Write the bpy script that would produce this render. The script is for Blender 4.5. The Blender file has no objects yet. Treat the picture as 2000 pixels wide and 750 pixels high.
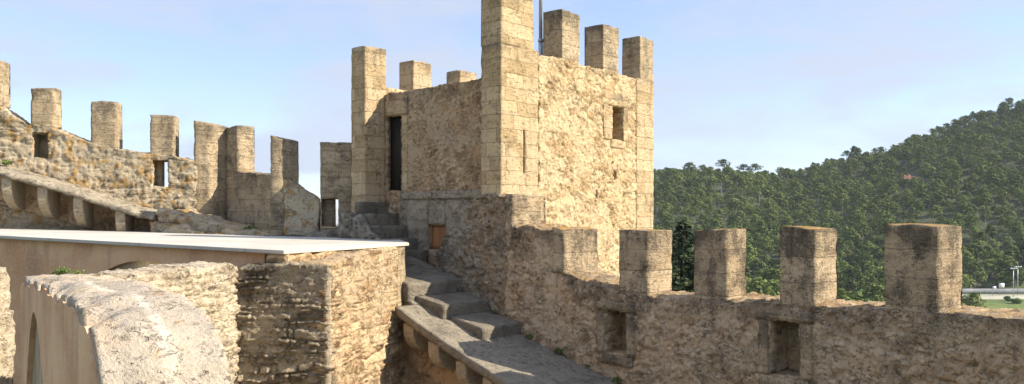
import bpy, math, random
import numpy as np
from mathutils import Vector, noise, Matrix
R = random.Random(7)
col = bpy.context.scene.collection
sc = bpy.context.scene

# ------------------------------------------------------------------ helpers
def tag(o, label=None, cat=None, group=None, kind=None):
    if label: o['label'] = label
    if cat: o['category'] = cat
    if group: o['group'] = group
    if kind: o['kind'] = kind
    return o

def empty(name, loc, label, cat, group=None, kind=None):
    o = bpy.data.objects.new(name, None)
    o.location = loc
    o.empty_display_size = 0.3
    col.objects.link(o)
    return tag(o, label, cat, group, kind)

def link(name, me, parent=None):
    o = bpy.data.objects.new(name, me)
    col.objects.link(o)
    if parent is not None:
        o.parent = parent
        o.matrix_parent_inverse = Matrix.Translation(parent.location).inverted()
    return o

def mesh(name, V, F, mats, smooth=False, attr=None, uvs=None, mi=None):
    me = bpy.data.meshes.new(name)
    me.from_pydata(V, [], F)
    for m in (mats if isinstance(mats, (list, tuple)) else [mats]):
        me.materials.append(m)
    if smooth:
        me.polygons.foreach_set('use_smooth', [True] * len(F))
    if mi is not None:
        me.polygons.foreach_set('material_index', mi)
    if uvs is not None:
        uv = me.uv_layers.new(name='UVMap')
        uv.data.foreach_set('uv', uvs)
    if attr is not None:
        a = me.attributes.new('stone', 'FLOAT_COLOR', 'POINT')
        a.data.foreach_set('color', attr)
    me.update()
    return me

def hash3(p):
    x = math.sin(p[0] * 12.9898 + p[1] * 78.233 + p[2] * 37.719) * 43758.5453
    return x - math.floor(x)

def lerp(a, b, t): return a + (b - a) * t
def sstep(a, b, x):
    t = min(1, max(0, (x - a) / (b - a)))
    return t * t * (3 - 2 * t)

def prof(pts):
    """piecewise linear profile with one-sided limits at repeated stations"""
    def f(s, side):
        n = len(pts)
        if s <= pts[0][0]: return pts[0][1]
        for i in range(n - 1):
            a, b = pts[i], pts[i + 1]
            if b[0] == a[0]: continue
            if (a[0] < s < b[0]) or (s == b[0] and side < 0) or (s == a[0] and side > 0):
                return lerp(a[1], b[1], (s - a[0]) / (b[0] - a[0]))
        return pts[-1][1]
    return f

def straight(o, d):
    L = math.hypot(*d); d = (d[0] / L, d[1] / L); n = (-d[1], d[0])
    return lambda s, v: (o[0] + d[0] * s + n[0] * v, o[1] + d[1] * s + n[1] * v)

def polyline(nodes, s0):
    """map along a bent wall line; v is offset away from the ward"""
    S = [s0]
    for a, b in zip(nodes, nodes[1:]): S.append(S[-1] + math.hypot(b[0] - a[0], b[1] - a[1]))
    dirs = []
    for a, b in zip(nodes, nodes[1:]):
        L = math.hypot(b[0] - a[0], b[1] - a[1]); dirs.append(((b[0] - a[0]) / L, (b[1] - a[1]) / L))
    def f(s, v):
        i = 0
        while i < len(dirs) - 1 and s > S[i + 1]: i += 1
        d = dirs[i]; x = nodes[i][0] + d[0] * (s - S[i]); y = nodes[i][1] + d[1] * (s - S[i])
        # normal blended near the nodes
        dd = d
        L = S[i + 1] - S[i]; tt = (s - S[i]) / L
        if tt < .5 and i > 0:
            w = .5 - tt; dd = (lerp(d[0], dirs[i - 1][0], w), lerp(d[1], dirs[i - 1][1], w))
        elif tt >= .5 and i < len(dirs) - 1:
            w = tt - .5; dd = (lerp(d[0], dirs[i + 1][0], w), lerp(d[1], dirs[i + 1][1], w))
        l = math.hypot(*dd)
        return (x - dd[1] / l * v, y + dd[0] / l * v)
    return f

def lines(a, b, h, extra=()):
    n = max(1, int(round((b - a) / h)))
    L = [a + (b - a) * i / n for i in range(n + 1)]
    for e in extra:
        if a + 1e-6 < e < b - 1e-6:
            j = min(range(len(L)), key=lambda q: abs(L[q] - e))
            if abs(L[j] - e) < h * .35 and 0 < j < len(L) - 1 and L[j] not in extra: L[j] = e
            else: L.append(e)
    L = sorted(set(round(x, 5) for x in L))
    return L

ROWS = {}
def coursed(s, z, L, H, key):
    """irregular courses: returns distance to the nearest joint (m), stone hash"""
    if key not in ROWS:
        r = random.Random(key); zs_ = [-9.]
        while zs_[-1] < 5: zs_.append(zs_[-1] + H * r.choice((.5, .7, .9, 1.2, 1.7)) * r.uniform(.8, 1.2))
        st = []
        for _ in zs_:
            x = [-6. + r.uniform(-.5, 0)]
            while x[-1] < 18: x.append(x[-1] + L * r.choice((.35, .6, .9, 1.3, 1.9)) * r.uniform(.8, 1.2))
            st.append(x)
        ROWS[key] = (zs_, st)
    zs_, st = ROWS[key]
    from bisect import bisect_right as br
    i = max(0, min(len(zs_) - 2, br(zs_, z) - 1)); x = st[i]
    j = max(0, min(len(x) - 2, br(x, s) - 1))
    d = min((z - zs_[i]), (zs_[i + 1] - z), (s - x[j]) , (x[j + 1] - s))
    return d, hash3((i * .37 + key, j * .73, 1.7)), hash3((j * .51, i * .29 + key, 4.1)), (s - (x[j] + x[j + 1]) / 2) / L, (z - (zs_[i] + zs_[i + 1]) / 2) / H
SEED = [0]
def solid(name, mp, s0, s1, zb, top, v0, v1, mat, parent=None, h=.06, hv=None, holes=(),
          rub=None, amp=.012, freq=3.0, chip=.02, fine=0.0, fine_f=9.0, zfun=None, seed=None, smr=0., stripe=None, ends=True):
    """wall-like solid on a grid: s along, v across, z up; top(s) profile, rectangular through openings;
    surface broken up by stones (rub=(stone length, stone height, relief)) and by wear"""
    SEED[0] += 1
    sd = SEED[0] * 7.31 if seed is None else seed
    if not callable(top):
        tp = top if isinstance(top, (list, tuple)) else [(s0, top), (s1, top)]
        top = prof(tp)
        brk = [p[0] for p in tp]
        zmax = max(p[1] for p in tp)
        dup = [p[0] for i, p in enumerate(tp[1:]) if tp[i][0] == p[0]]
    hv = hv or max(h, .12)
    ex_s = list(brk); ex_z = []
    for (a, b, c, d) in holes: ex_s += [a, b]; ex_z += [c, d]
    SL = lines(s0, s1, h, [round(e, 5) for e in ex_s]); ZL = lines(zb, zmax, h, [round(e, 5) for e in ex_z]); VL = lines(v0, v1, hv)
    idx = {}; P = []; F = []; U = []
    def vid(s, v, z):
        k = (round(s, 4), round(v, 4), round(z, 4))
        if k not in idx: idx[k] = len(P); P.append((s, v, z))
        return idx[k]
    def face(pts, ax):
        ids = []
        for p in pts:
            i = vid(*p)
            if i not in ids: ids.append(i)
        if len(ids) < 3: return
        F.append(ids)
        for i in ids:
            s, v, z = P[i]
            U.extend((s, z) if ax == 'v' else (v + 3.3, z) if ax == 's' else (s, v + 5.1))
    inh = lambda s, z: any(a < s < b and c < z < d for (a, b, c, d) in holes)
    for sa, sb in zip(SL, SL[1:]):
        ta, tb = top(sa, 1), top(sb, -1)
        for za, zc in zip(ZL, ZL[1:]):
            if za >= ta - 1e-5 and za >= tb - 1e-5: break
            if inh((sa + sb) / 2, (za + zc) / 2): continue
            q = [(sa, min(za, ta)), (sb, min(za, tb)), (sb, min(zc, tb)), (sa, min(zc, ta))]
            if zc >= ZL[-1] - 1e-6: q[2] = (sb, tb); q[3] = (sa, ta)
            face([(s, v0, z) for s, z in q], 'v')
        if not holes: face([(sa, v1, zb), (sa, v1, ta), (sb, v1, tb), (sb, v1, zb)], 'v')
        else:
            for za, zc in zip(ZL, ZL[1:]):
                if za >= ta - 1e-5 and za >= tb - 1e-5: break
                if inh((sa + sb) / 2, (za + zc) / 2): continue
                zl = zc >= ZL[-1] - 1e-6
                face([(sa, v1, min(za, ta)), (sa, v1, ta if zl else min(zc, ta)), (sb, v1, tb if zl else min(zc, tb)), (sb, v1, min(za, tb))], 'v')
        for va, vb in zip(VL, VL[1:]):
            face([(sa, va, ta), (sb, va, tb), (sb, vb, tb), (sa, vb, ta)], 'z')
            face([(sa, va, zb), (sa, vb, zb), (sb, vb, zb), (sb, va, zb)], 'z')
    def endf(s, lo, hi, flip):
        zs = [lo] + [z for z in ZL if lo + 1e-4 < z < hi - 1e-4] + [hi]
        for za, zc in zip(zs, zs[1:]):
            for va, vb in zip(VL, VL[1:]):
                q = [(s, va, za), (s, vb, za), (s, vb, zc), (s, va, zc)]
                face(q if not flip else q[::-1], 's')
    endf(s0, zb, top(s0, 1), True)
    endf(s1, zb, top(s1, -1), False)
    for s in dup:
        if s0 < s < s1:
            a, b = top(s, -1), top(s, 1)
            if a > b + 1e-4: endf(s, b, a, False)
            elif b > a + 1e-4: endf(s, a, b, True)
    for (a, b, c, d) in holes:
        zs = [z for z in ZL if c - 1e-4 <= z <= d + 1e-4]; ss = [s for s in SL if a - 1e-4 <= s <= b + 1e-4]
        for va, vb in zip(VL, VL[1:]):
            for z1, z2 in zip(zs, zs[1:]):
                face([(a, va, z1), (a, vb, z1), (a, vb, z2), (a, va, z2)], 's')
                face([(b, va, z1), (b, va, z2), (b, vb, z2), (b, vb, z1)], 's')
            for q1, q2 in zip(ss, ss[1:]):
                face([(q1, va, c), (q2, va, c), (q2, vb, c), (q1, vb, c)], 'z')
                face([(q1, va, d), (q1, vb, d), (q2, vb, d), (q2, va, d)], 'z')
    W = []
    for s, v, z in P:
        x, y = mp(s, v); W.append((x, y, z + (zfun(s, v) if zfun else 0)))
    me = mesh(name, W, F, mat, True, None, U)
    nor = np.zeros(len(W) * 3); me.vertices.foreach_get('normal', nor) if False else None
    nors = [vn.vector.copy() for vn in me.vertex_normals]
    out = []; A = []
    for i, (x, y, z) in enumerate(W):
        s, v, zz = P[i]
        n = nors[i]; p = Vector((x, y, z)); ps = p + Vector((sd, sd * .7, sd * .3))
        tone, joint, hgt = .5, 0., 0.
        if rub:
            wv = noise.noise_vector(ps * 1.7) * .5 + noise.noise_vector(ps * 6.1) * .16
            if len(rub) > 3:
                s2 = s + v + wv.x * .1 + .05 * noise.noise(ps * 2.2); z2 = z + wv.z * .05 + .07 * noise.noise(Vector((ps.x, ps.y, ps.z * 2)) * 1.3)
                e, tone, h2, la, lb = coursed(s2, z2, rub[0], rub[1], int(sd * 100) % 977)
                e = e * 7 + .12 * noise.noise(ps * 14); pp = None
            big = 1 + .45 * noise.noise(ps * .9)
            if len(rub) == 3:
                q = Vector((s / rub[0] + wv.x + sd, v / rub[0] + wv.y + sd, z / (rub[1]) + wv.z * .9))
                dd, pp = noise.voronoi(q, distance_metric='MANHATTAN')
                e = dd[1] - dd[0]
                tone = hash3(pp[0]); h2 = hash3(pp[0].yzx); la = (q - pp[0]).x; lb = (q - pp[0]).z
            joint = 1 - sstep(.05, .17, e)
            smear = sstep(-.05, .3, noise.noise(ps * 1.1) + .45 * noise.noise(ps * 4.3) + smr)
            hgt = rub[2] * ((1 - joint) * (.35 + 1.0 * h2 + 1.3 * (tone - .5) * la + 1.6 * (h2 - .5) * lb) - .5) * (1 - .75 * smear)
            joint = max(joint * (1 - .3 * smear), smear * .85)
            tone = lerp(tone, .5, smear)
        if stripe: joint = stripe(s, v, ps)
        nv = noise.noise_vector(ps * freq)
        hgt += amp * noise.noise(ps * freq * 1.7)
        if fine: hgt += fine * (.8 - 2.2 * abs(noise.noise(ps * fine_f))) + fine * .7 * noise.noise(ps * fine_f * 2.3)
        off = n * hgt + nv * amp * .8
        # wear: edges (where the vertex normal is diagonal) are knocked back unevenly
        mx = max(abs(n.x), abs(n.y), abs(n.z))
        t0 = top(s, 1)
        edge = 1 if (abs(v - v0) < 1e-4 or abs(v - v1) < 1e-4) and (abs(zz - t0) < 1e-3 or (ends and (abs(s - s0) < 1e-4 or abs(s - s1) < 1e-4))) else 0
        if edge and chip:
            off -= n * chip * (max(0, .35 + noise.noise(ps * 5.1) * 1.6))
        if z - zb < .02: off *= 0
        out.append(tuple(p + off))
        topn = min(1, max(0, (zz - (t0 - .5)) / .5))
        A.extend((tone, joint, topn, 1.))
    me.vertices.foreach_set('co', [c for p in out for c in p])
    a = me.attributes.new('stone', 'FLOAT_COLOR', 'POINT'); a.data.foreach_set('color', A)
    me.update()
    return link(name, me, parent)

def prism(name, plan, zb, zt, mat, parent=None, h=.07, **kw):
    """block on a four-cornered plan (front-left, front-right, back-right, back-left)"""
    a, b, c, d = plan
    w = math.hypot(b[0] - a[0], b[1] - a[1]); t = math.hypot(d[0] - a[0], d[1] - a[1])
    def mp(s, v):
        f, g = s / w, v / t
        return tuple(lerp(lerp(a[k], b[k], f), lerp(d[k], c[k], f), g) for k in (0, 1))
    top = zt if isinstance(zt, list) else [(0, zt), (w, zt)]
    if isinstance(zt, list): top = [(q * w, z) for q, z in zt]
    return solid(name, mp, 0, w, zb, top, 0, t, mat, parent, h=h, **kw)

# ------------------------------------------------------------------ materials
class NT:
    def __init__(s, name):
        s.m = bpy.data.materials.new(name); s.m.use_nodes = True
        s.t = s.m.node_tree; s.b = s.t.nodes['Principled BSDF']; s.b.inputs['Roughness'].default_value = .92
        s.b.inputs['Specular IOR Level'].default_value = .15
    def n(s, typ, **kw):
        nd = s.t.nodes.new(typ)
        for k, v in kw.items():
            if hasattr(nd, k): setattr(nd, k, v)
        return nd
    def l(s, a, b): s.t.links.new(a, b)
    def inp(s, nd, key, val):
        if isinstance(val, bpy.types.NodeSocket): s.l(val, nd.inputs[key])
        else: nd.inputs[key].default_value = val
    def math(s, op, a, b=0., clamp=False):
        nd = s.n('ShaderNodeMath', operation=op); nd.use_clamp = clamp
        s.inp(nd, 0, a); s.inp(nd, 1, b); return nd.outputs[0]
    def noise(s, vec, scale, detail=4, rough=.55, dist=0):
        nd = s.n('ShaderNodeTexNoise'); s.l(vec, nd.inputs['Vector'])
        nd.inputs['Scale'].default_value = scale; nd.inputs['Detail'].default_value = detail
        nd.inputs['Roughness'].default_value = rough; nd.inputs['Distortion'].default_value = dist
        return nd.outputs['Fac']
    def vmul(s, vec, xyz):
        nd = s.n('ShaderNodeVectorMath', operation='MULTIPLY'); s.l(vec, nd.inputs[0]); nd.inputs[1].default_value = xyz
        return nd.outputs[0]
    def mix(s, f, a, b, blend='MIX'):
        nd = s.n('ShaderNodeMix', data_type='RGBA', blend_type=blend)
        s.inp(nd, 0, f)
        for k, v in ((6, a), (7, b)):
            if isinstance(v, bpy.types.NodeSocket): s.l(v, nd.inputs[k])
            else: nd.inputs[k].default_value = (*v, 1)
        return nd.outputs[2]
    def ramp(s, x, a, b, o0=0., o1=1.):
        nd = s.n('ShaderNodeMapRange', interpolation_type='SMOOTHSTEP'); s.inp(nd, 0, x)
        for k, v in ((1, a), (2, b), (3, o0), (4, o1)): nd.inputs[k].default_value = v
        return nd.outputs[0]
    def pos(s): return s.n('ShaderNodeNewGeometry').outputs['Position']
    def bump(s, hgt, dist, strength=1.):
        nd = s.n('ShaderNodeBump'); nd.inputs['Distance'].default_value = dist; nd.inputs['Strength'].default_value = strength
        s.l(hgt, nd.inputs['Height']); s.l(nd.outputs[0], s.b.inputs['Normal'])

def stone(name, lo, hi, mortar, brick=None, attr=False, streak=.5, stain=.5, top=.5, orange=0., bump=.03,
          stain_col=(.055, .05, .042), tonev=.6, patch=None, stain_scale=1.6, thr=.56, olo=.66, pits=.5, cscale=5.5, crk=0., warm=None, gaps=.8, topo=0.):
    M = NT(name); P = M.pos()
    n1 = M.noise(P, .9, 4); n2 = M.noise(P, 7, 6, .62); n3 = M.noise(P, 38, 5, .65)
    st = M.noise(M.vmul(P, (1.5, 1.5, 11)), 1.2, 6, .68, .6)
    at = M.n('ShaderNodeAttribute', attribute_name='stone')
    sep = M.n('ShaderNodeSeparateColor'); M.l(at.outputs['Color'], sep.inputs[0])
    aT, aJ, aB = sep.outputs
    tone = M.math('ADD', .5, M.math('MULTIPLY', M.math('SUBTRACT', n2, .5), .7))
    tone = M.math('ADD', tone, M.math('MULTIPLY', M.math('SUBTRACT', n3, .5), 1.9))
    tone = M.math('ADD', tone, M.math('MULTIPLY', M.math('SUBTRACT', st, .5), streak * 1.6))
    joint = None
    if brick:
        uv = M.n('ShaderNodeUVMap', uv_map='UVMap').outputs[0]
        oi = M.n('ShaderNodeObjectInfo').outputs['Random']
        cmb = M.n('ShaderNodeCombineXYZ'); M.l(M.math('MULTIPLY', oi, 3.), cmb.inputs[0]); M.l(M.math('MULTIPLY', oi, brick[2] if len(brick) > 2 else 0.), cmb.inputs[1])
        ad = M.n('ShaderNodeVectorMath', operation='ADD'); M.l(uv, ad.inputs[0]); M.l(cmb.outputs[0], ad.inputs[1])
        wob = M.n('ShaderNodeVectorMath', operation='SCALE')
        nz = M.n('ShaderNodeTexNoise'); M.l(P, nz.inputs['Vector']); nz.inputs['Scale'].default_value = 5.5; nz.inputs['Detail'].default_value = 4
        M.l(nz.outputs['Color'], wob.inputs[0]); wob.inputs['Scale'].default_value = .045
        ad2 = M.n('ShaderNodeVectorMath', operation='ADD'); M.l(ad.outputs[0], ad2.inputs[0]); M.l(wob.outputs[0], ad2.inputs[1])
        bk = M.n('ShaderNodeTexBrick'); M.l(ad2.outputs[0], bk.inputs['Vector'])
        bk.inputs['Scale'].default_value = 1; bk.inputs['Brick Width'].default_value = brick[1]; bk.inputs['Row Height'].default_value = brick[0]
        bk.inputs['Mortar Size'].default_value = .009; bk.inputs['Mortar Smooth'].default_value = .4
        bk.offset = .43; bk.squash = .8; bk.squash_frequency = 3
        bk.inputs['Color1'].default_value = (0, 0, 0, 1); bk.inputs['Color2'].default_value = (1, 1, 1, 1); bk.inputs['Mortar'].default_value = (.5, .5, .5, 1)
        joint = M.math('MULTIPLY', bk.outputs['Fac'], M.ramp(n2, .3, .55, .25, 1.))
        sb = M.n('ShaderNodeSeparateColor'); M.l(bk.outputs['Color'], sb.inputs[0])
        tone = M.math('ADD', tone, M.math('MULTIPLY', M.math('SUBTRACT', sb.outputs[0], .5), tonev))
    elif attr:
        joint = aJ
        tone = M.math('ADD', tone, M.math('MULTIPLY', M.math('SUBTRACT', aT, .5), tonev * 1.7))
    crack = None
    cn = M.noise(M.vmul(P, (1, 1, 1.7)), 7.5 if attr else 4., 5, .6, .5)
    crev = M.math('MULTIPLY', M.ramp(M.math('ABSOLUTE', M.math('SUBTRACT', cn, .5)), .03, .006), M.ramp(M.noise(P, 2.3, 5, .7), .5, .62))
    if attr and crk:
        wp = M.n('ShaderNodeTexNoise'); M.l(P, wp.inputs['Vector']); wp.inputs['Scale'].default_value = 4.; wp.inputs['Detail'].default_value = 3
        ws = M.n('ShaderNodeVectorMath', operation='SCALE'); M.l(wp.outputs['Color'], ws.inputs[0]); ws.inputs['Scale'].default_value = .22
        wa = M.n('ShaderNodeVectorMath', operation='ADD'); M.l(P, wa.inputs[0]); M.l(ws.outputs[0], wa.inputs[1])
        vo = M.n('ShaderNodeTexVoronoi', feature='DISTANCE_TO_EDGE'); M.l(M.vmul(wa.outputs[0], (1, 1, 1.9)), vo.inputs['Vector']); vo.inputs['Scale'].default_value = cscale
        crack = M.math('MULTIPLY', M.ramp(vo.outputs['Distance'], .07, .0), M.ramp(M.noise(P, 2.2, 4, .65), .44, .58))
    nd = M.n('ShaderNodeClamp'); M.l(tone, nd.inputs[0]); tone = nd.outputs[0]
    c = M.mix(tone, lo, hi)
    if warm:
        sx = M.n('ShaderNodeSeparateXYZ'); M.l(P, sx.inputs[0])
        wf = M.ramp(M.math('ADD', sx.outputs[0], M.math('MULTIPLY', M.math('SUBTRACT', M.noise(P, 2.2, 5, .6), .5), 2.2)), warm[0], warm[1])
        c = M.mix(wf, c, M.mix(tone, warm[2], warm[3]))
    if patch:
        c = M.mix(M.math('MULTIPLY', M.ramp(n1, .47, .62), .75), c, patch)
    if joint is not None:
        c = M.mix(M.math('MULTIPLY', joint, .8 if attr else .55), c, mortar)
    c = M.mix(M.math('MULTIPLY', crev, .6 * gaps), c, tuple(x * .3 for x in lo))
    if crack is not None:
        c = M.mix(M.math('MULTIPLY', crack, crk), c, tuple(x * .45 for x in lo))
    if pits:
        pv = M.ramp(M.noise(M.vmul(P, (1, 1, 1.6)), 11, 4, .75), .4, .3, 0., pits)
        c = M.mix(pv, c, tuple(x * .35 for x in lo))
    s0 = M.noise(P, stain_scale, 8, .68, .3)
    drip = M.noise(M.vmul(P, (5, 5, .7)), 1., 5, .6)
    sm = M.math('ADD', s0, M.math('MULTIPLY', M.math('SUBTRACT', drip, .5), .35))
    sm = M.math('ADD', sm, M.math('MULTIPLY', aB, top * .3))
    sm = M.math('ADD', sm, M.math('MULTIPLY', M.math('SUBTRACT', n3, .5), .75))
    sm = M.math('ADD', sm, M.math('MULTIPLY', M.math('SUBTRACT', st, .5), streak * .3))
    sm = M.math('MULTIPLY', M.ramp(sm, thr - .04, thr + .24), stain)
    c = M.mix(sm, c, stain_col)
    if orange:
        o = M.math('ADD', M.noise(P, 3.1, 6, .66), M.math('MULTIPLY', M.math('SUBTRACT', n3, .5), .25))
        c = M.mix(M.math('MULTIPLY', M.ramp(o, olo, olo + .06), orange), c, (.36, .19, .035))
    if topo:
        gn = M.n('ShaderNodeNewGeometry').outputs['Normal']; sz = M.n('ShaderNodeSeparateXYZ'); M.l(gn, sz.inputs[0])
        tm = M.math('MULTIPLY', M.ramp(sz.outputs[2], .55, .85), M.ramp(M.noise(P, 4.2, 6, .7), .4, .56))
        c = M.mix(M.math('MULTIPLY', tm, topo), c, (.4, .22, .05))
    wl = M.math('ADD', M.noise(P, 24, 4, .6), 0.)
    c = M.mix(M.math('MULTIPLY', M.ramp(wl, .66, .72), .35), c, (.42, .4, .35))
    M.l(c, M.b.inputs['Base Color'])
    h = M.math('ADD', M.math('MULTIPLY', n2, .8), M.math('MULTIPLY', n3, .65))
    h = M.math('ADD', h, M.math('MULTIPLY', st, streak * .8))
    h = M.math('ADD', h, M.math('MULTIPLY', M.ramp(M.noise(M.vmul(P, (1, 1, 1.6)), 11, 4, .75), .44, .3), -1.1 * pits))
    h = M.math('SUBTRACT', h, M.math('MULTIPLY', crev, 1.3 * gaps))
    if crack is not None: h = M.math('SUBTRACT', h, M.math('MULTIPLY', crack, crk * 1.6))
    if joint is not None and brick: h = M.math('SUBTRACT', h, M.math('MULTIPLY', joint, .5))
    M.bump(h, bump)
    return M.m

ASH = stone('dressed limestone', lo=(.34, .235, .115), hi=(.56, .42, .24), mortar=(.25, .18, .105), gaps=.35, brick=(.31, .72, 2.), streak=.7, stain=.6, top=.6, tonev=.9, bump=.04, patch=(.52, .39, .235), thr=.58)
ASHG = stone('weathered dressed limestone', (.35, .255, .15), (.57, .44, .275), (.22, .17, .11), brick=(.4, 9., 2.), streak=1.2, stain=.85, top=.3, orange=.4, bump=.045, thr=.44, olo=.7, stain_col=(.065, .055, .04), stain_scale=2.1, gaps=.3, topo=.8)
ASHL = stone('grey lichen limestone', (.35, .26, .15), (.57, .44, .275), (.26, .2, .125), brick=(.34, 1.6, 2.), streak=1.2, stain=.8, top=.42, orange=.3, bump=.05, thr=.48, olo=.69, stain_col=(.09, .076, .056), gaps=.3, topo=.3)
TOWR = stone('tower rubble', (.35, .235, .115), (.6, .455, .265), (.57, .43, .25), attr=True, streak=.35, stain=.3, top=.2, bump=.05, tonev=.8, patch=(.55, .375, .195), thr=.64, stain_col=(.17, .13, .08), gaps=.6)
INFL = stone('tower infill rubble', (.33, .21, .11), (.6, .44, .265), (.46, .34, .21), attr=True, streak=.15, stain=.5, top=.6, bump=.06, tonev=.8, patch=(.5, .315, .165), thr=.57, stain_col=(.1, .08, .055), gaps=.5)
PARA = stone('parapet rubble', (.33, .23, .135), (.6, .46, .295), (.53, .41, .27), attr=True, streak=.3, stain=.7, top=.6, bump=.06, orange=.2, tonev=.9, patch=(.58, .4, .23), thr=.55, olo=.7, stain_col=(.085, .068, .048), gaps=.6, topo=.35)
GREYW = stone('grey to brown rubble', (.23, .185, .13), (.44, .37, .27), (.35, .29, .2), attr=True, streak=.2, stain=.65, top=.1, bump=.09, thr=.53, pits=.9, warm=(-1.4, -.1, (.31, .2, .11), (.57, .41, .24)))
GREY = stone('grey pitted rubble', (0.200, 0.163, 0.112), (0.463, 0.388, 0.281), (0.362, 0.300, 0.213), attr=True, streak=.2, stain=.7, top=.1, bump=.08, thr=.52, pits=.9, cscale=7)
LEFT = stone('left wall rubble', (.31, .24, .145), (.55, .45, .3), (.5, .41, .275), attr=True, tonev=.35, streak=.5, stain=.5, top=.5, bump=.05, orange=.7, thr=.57, olo=.535, stain_col=(.1, .085, .06), gaps=.5, topo=.25)
UNDR = stone('brown rubble under walk', (0.351, 0.227, 0.124), (0.572, 0.403, 0.240), (0.520, 0.370, 0.227), attr=True, streak=.3, stain=.3, top=.2, bump=.06, thr=.62)
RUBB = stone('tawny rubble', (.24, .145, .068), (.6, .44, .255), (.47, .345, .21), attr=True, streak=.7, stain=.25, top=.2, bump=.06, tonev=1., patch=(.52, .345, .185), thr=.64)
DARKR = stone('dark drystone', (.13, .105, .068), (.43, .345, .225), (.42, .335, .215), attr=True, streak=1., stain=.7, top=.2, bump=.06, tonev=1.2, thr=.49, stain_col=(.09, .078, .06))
MORT = stone('mortar topping', (.29, .235, .17), (.49, .41, .305), (.64, .55, .41), attr=True, pits=.6, gaps=.5, tonev=0., streak=.2, stain=.7, top=0., bump=.035, orange=.6, patch=(.52, .385, .24), thr=.5, stain_col=(.27, .225, .18), olo=.6)
LEDG = stone('weathered ledge', (.27, .22, .15), (.47, .395, .28), (.3, .25, .18), streak=.5, stain=.85, top=0., bump=.06, thr=.48, stain_col=(.13, .112, .08), gaps=.5, pits=.8, stain_scale=3.)
PALE = stone('pale rubble', (.36, .28, .175), (.56, .455, .315), (.57, .47, .33), attr=True, streak=.3, stain=.35, top=.5, bump=.06, orange=.4, thr=.6, olo=.64, cscale=7)
WALK = stone('grey walk mortar', (.165, .137, .098), (.32, .275, .2), (.18, .15, .11), streak=.15, stain=.65, top=0., bump=.045, orange=.3, thr=.52, stain_col=(.075, .064, .046), olo=.66, gaps=.3)
STEP = stone('dark step stone', (.125, .104, .074), (.28, .24, .175), (.12, .1, .08), streak=.5, stain=.6, top=0., bump=.045, thr=.5, stain_col=(.055, .048, .036), gaps=.3)
CORB = stone('corbel stone', (.28, .22, .145), (.46, .375, .255), (.3, .25, .18), streak=.3, stain=.5, top=.2, bump=.03, thr=.57, gaps=.25)
BASE = stone('tower base render', (.3, .235, .155), (.46, .37, .25), (.35, .28, .19), attr=True, streak=.4, stain=.45, top=.1, bump=.07, thr=.56)

def plaster():
    M = NT('brown lime plaster'); P = M.pos()
    a = M.noise(P, .55, 5, .6, .4); b = M.noise(M.vmul(P, (2.2, 2.2, .5)), 1.1, 6, .6); f = M.noise(P, 22, 5)
    c = M.mix(M.ramp(a, .35, .65), (.48, .25, .115), (.64, .4, .215))
    c = M.mix(M.ramp(b, .5, .68, 0, .7), c, (.36, .21, .115))
    c = M.mix(M.ramp(f, .4, .6, 0, .25), c, (.62, .5, .36))
    M.l(c, M.b.inputs['Base Color'])
    M.bump(M.math('ADD', M.math('MULTIPLY', f, .4), a), .02)
    return M.m
PLAS = plaster()
def panel():
    M = NT('streaked grey plaster'); P = M.pos()
    a = M.noise(M.vmul(P, (4, 4, .5)), 1.4, 7, .65); f = M.noise(P, 18, 4)
    c = M.mix(M.ramp(a, .36, .66), (.21, .155, .085), (.34, .26, .15))
    M.l(c, M.b.inputs['Base Color']); M.bump(M.math('ADD', M.math('MULTIPLY', a, .3), M.math('MULTIPLY', f, .4)), .015)
    return M.m
PANL = panel()
def plain(name, a, b, scale=8, rough=.8, bump=.004, spec=.2, metal=0., vm=(1, 1, 1)):
    M = NT(name); P = M.pos()
    f = M.noise(M.vmul(P, vm), scale, 6, .6)
    M.l(M.mix(M.ramp(f, .3, .7), a, b), M.b.inputs['Base Color'])
    M.b.inputs['Roughness'].default_value = rough; M.b.inputs['Specular IOR Level'].default_value = spec; M.b.inputs['Metallic'].default_value = metal
    if bump: M.bump(f, bump)
    return M.m
def slab_mat():
    M = NT('white terrace slab'); P = M.pos()
    a = M.noise(P, .8, 6, .65); f = M.noise(P, 9, 5)
    c = M.mix(M.ramp(a, .35, .7), (.45, .415, .345), (.36, .33, .27))
    c = M.mix(M.ramp(f, .55, .75, 0, .3), c, (.36, .33, .26))
    bk = M.n('ShaderNodeTexBrick'); M.l(P, bk.inputs['Vector']); bk.inputs['Scale'].default_value = 1; bk.inputs['Brick Width'].default_value = 2.4; bk.inputs['Row Height'].default_value = 1.2
    bk.inputs['Mortar Size'].default_value = .012
    c = M.mix(M.math('MULTIPLY', bk.outputs['Fac'], .45), c, (.25, .23, .18))
    M.l(c, M.b.inputs['Base Color']); M.bump(f, .006)
    return M.m
SLAB = slab_mat()
WOOD = plain('brown wood', (.24, .1, .035), (.38, .17, .06), 5, .6, vm=(1, 1, .15))
SHADE_WOOD = plain('doorway shade and dark wood', (.02, .017, .013), (.05, .04, .03), 6, .9, vm=(3, 3, .3))  # near-black: paints the doorway's shade, also colours the cedar trunk
STEEL = plain('galvanised steel', (.34, .36, .38), (.5, .52, .54), 6, .45, .001, .5, .6)
WHITE = plain('white paint', (.5, .5, .5), (.62, .62, .62), 3, .6)
CREAM = plain('court surface', (.3, .28, .2), (.38, .355, .26), .4, .9)
CONC = plain('grey concrete', (.2, .2, .195), (.3, .3, .29), .35, .9)
ORNG = plain('orange paint', (.5, .12, .02), (.6, .17, .03), 2, .7)
BARK = plain('pine bark', (.16, .135, .115), (.38, .34, .3), 3, .95)
DIRT = plain('red earth', (.25, .1, .05), (.36, .18, .1), 1.2, .95)

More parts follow.
